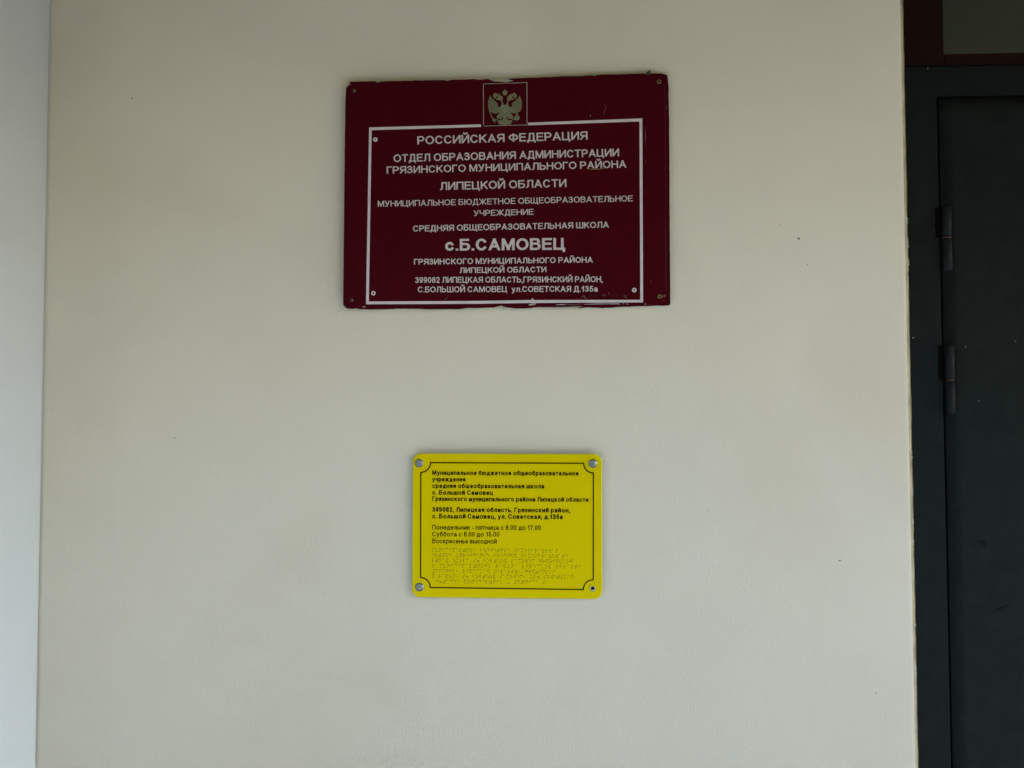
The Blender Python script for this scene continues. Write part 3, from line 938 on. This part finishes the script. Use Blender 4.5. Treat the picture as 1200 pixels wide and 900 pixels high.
YT = [("Муниципальное бюджетное общеобразовательное", 507, 556.4, 678, 557.2, .205),
      ("учреждение", 507, 564.0, 546, 564.2, .205),
      ("средняя общеобразовательная школа", 507, 571.7, 638, 572.3, .205),
      ("с. Большой Самовец", 507, 579.5, 578, 579.8, .205),
      ("Грязинского муниципального района Липецкой области", 507, 586.9, 689.5, 587.9, .205),
      ("399082, Липецкая область, Грязинский район,", 507, 599.4, 668, 600.3, .205),
      ("с. Большой Самовец, ул. Советская, д.135а", 507, 607.2, 659.5, 608.0, .205),
      ("Понедельник - пятница с 8.00 до 17.00", 507, 620.2, 634, 620.8, .155),
      ("Суббота с 8.00 до 15.00", 507, 628.2, 585.5, 628.5, .155),
      ("Воскресенье выходной", 507, 636.2, 582.5, 636.6, .155)]
for s, xa, ya, xb, yb, sw in YT:
    text_mesh('lettering', s, yl(xa, ya), yl(xb, yb), 5.6 * PX, sw, S2 + .0003, M['ink'], yel)
# braille of the same text, seven rows of raised dots
BR = dict(zip('абвгдежзийклмнопрстуфхцчшщъыьэюя', '⠁⠃⠺⠛⠙⠑⠚⠵⠊⠯⠅⠇⠍⠝⠕⠏⠗⠎⠞⠥⠋⠓⠉⠟⠱⠭⠷⠮⠾⠪⠳⠫'))
BR.update({',': '⠂', '.': '⠲', '-': '⠤', ' ': '⠀'})
DG = dict(zip('1234567890', '⠁⠃⠉⠙⠑⠋⠛⠓⠊⠚'))
words = ' '.join(t[0] for t in YT).lower().replace('  ', ' ')
cells = ''
num = False
for ch in words:
    if ch in DG:
        if not num:
            cells += '⠼'
        num = True
        cells += DG[ch]
    else:
        num = False
        cells += BR[ch]
ends = [655, 667, 672, 682.5, 652, 677, 641]
per = 3.95
V_, F_ = [], []
pos = 0
dr = .00092
for row in range(7):
    cnt = int((ends[row] - 507) / per)
    seg = cells[pos:pos + cnt]
    k = seg.rfind('⠀')
    if k > cnt - 6 and k > 0:
        seg = seg[:k]
        pos += k + 1
    else:
        pos += cnt
    for i, ch in enumerate(seg):
        bits = ord(ch) - 0x2800
        for b in range(6):
            if bits >> b & 1:
                px = 507.4 + (ends[row] - 507) * i / max(1, len(seg)) + (b // 3) * 1.6
                py = 642.2 + row * 6.15 + (b % 3) * 1.65 + (px - 507) * .0075
                x, z = yl(px, py)
                n0 = len(V_)
                for rad, hgt in ((dr, 0), (dr * .6, .0007)):
                    for q in range(6):
                        V_.append((x + rad * math.cos(q * math.pi / 3), -S2 - hgt, z + rad * math.sin(q * math.pi / 3)))
                for q in range(6):
                    F_.append((n0 + q, n0 + (q + 1) % 6, n0 + 6 + (q + 1) % 6, n0 + 6 + q))
                F_.append(tuple(n0 + 6 + q for q in range(6)))
bro = mesh('braille_dots', V_, F_, M['braille'], yel)
bro['kind'] = 'stuff'
# fixing caps: three chrome studs, the fourth missing
for (px, py) in ((491.8, 542.6), (694.6, 543.0), (492.2, 687.2)):
    x, z = yl(px, py)
    disc('stud_cap', x, z, 5.0 * PX, S2, S2 + .0022, M['chrome'], yel, seg=32, dome=.0022)
x, z = yl(694.4, 689.0)
disc('empty_stud', x, z, 2.9 * PX, S2, S2 + .0007, M['grey'], yel, inner=2.1 * PX)
disc('stud_hole', x, z, 2.1 * PX, S2 - .001, S2 + .0003, M['hole'], yel)
flake('bare_screw', blobpts(x - .0002, z - 2.7 * PX * .8, 1.6 * PX, 1.3 * PX, 9, 0, .2), S2 + .0007, .0012, M['chip'], yel)
for (px, py, a, b, rot) in ((689.8, 687, 1.4, .4, 40), (692, 684.5, .9, .4, 0), (696.5, 683.4, .5, .8, 0)):
    x, z = yl(px, py)
    flake('scuff', blobpts(x, z, a * PX, b * PX, 8, R(rot), .3), S2, .0003, M['braille'], yel)
# spacers between plate and wall
for (px, py) in ((491.8, 542.6), (694.6, 543.0), (492.2, 687.2), (694.4, 689.0)):
    x, z = yl(px, py)
    disc('spacer', x, z, 4.0 * PX, -.0079, -.0002, M['grey'], yel)
# wall plugs behind the maroon plate
for (px, py) in ((415.8, 107.2), (412.8, 352), (772, 96.8), (773.5, 348.0)):
    x, z = rl(px, py)
    disc('spacer', x, z, 3.0 * PX, -.0040, -.0002, M['grey'], red)
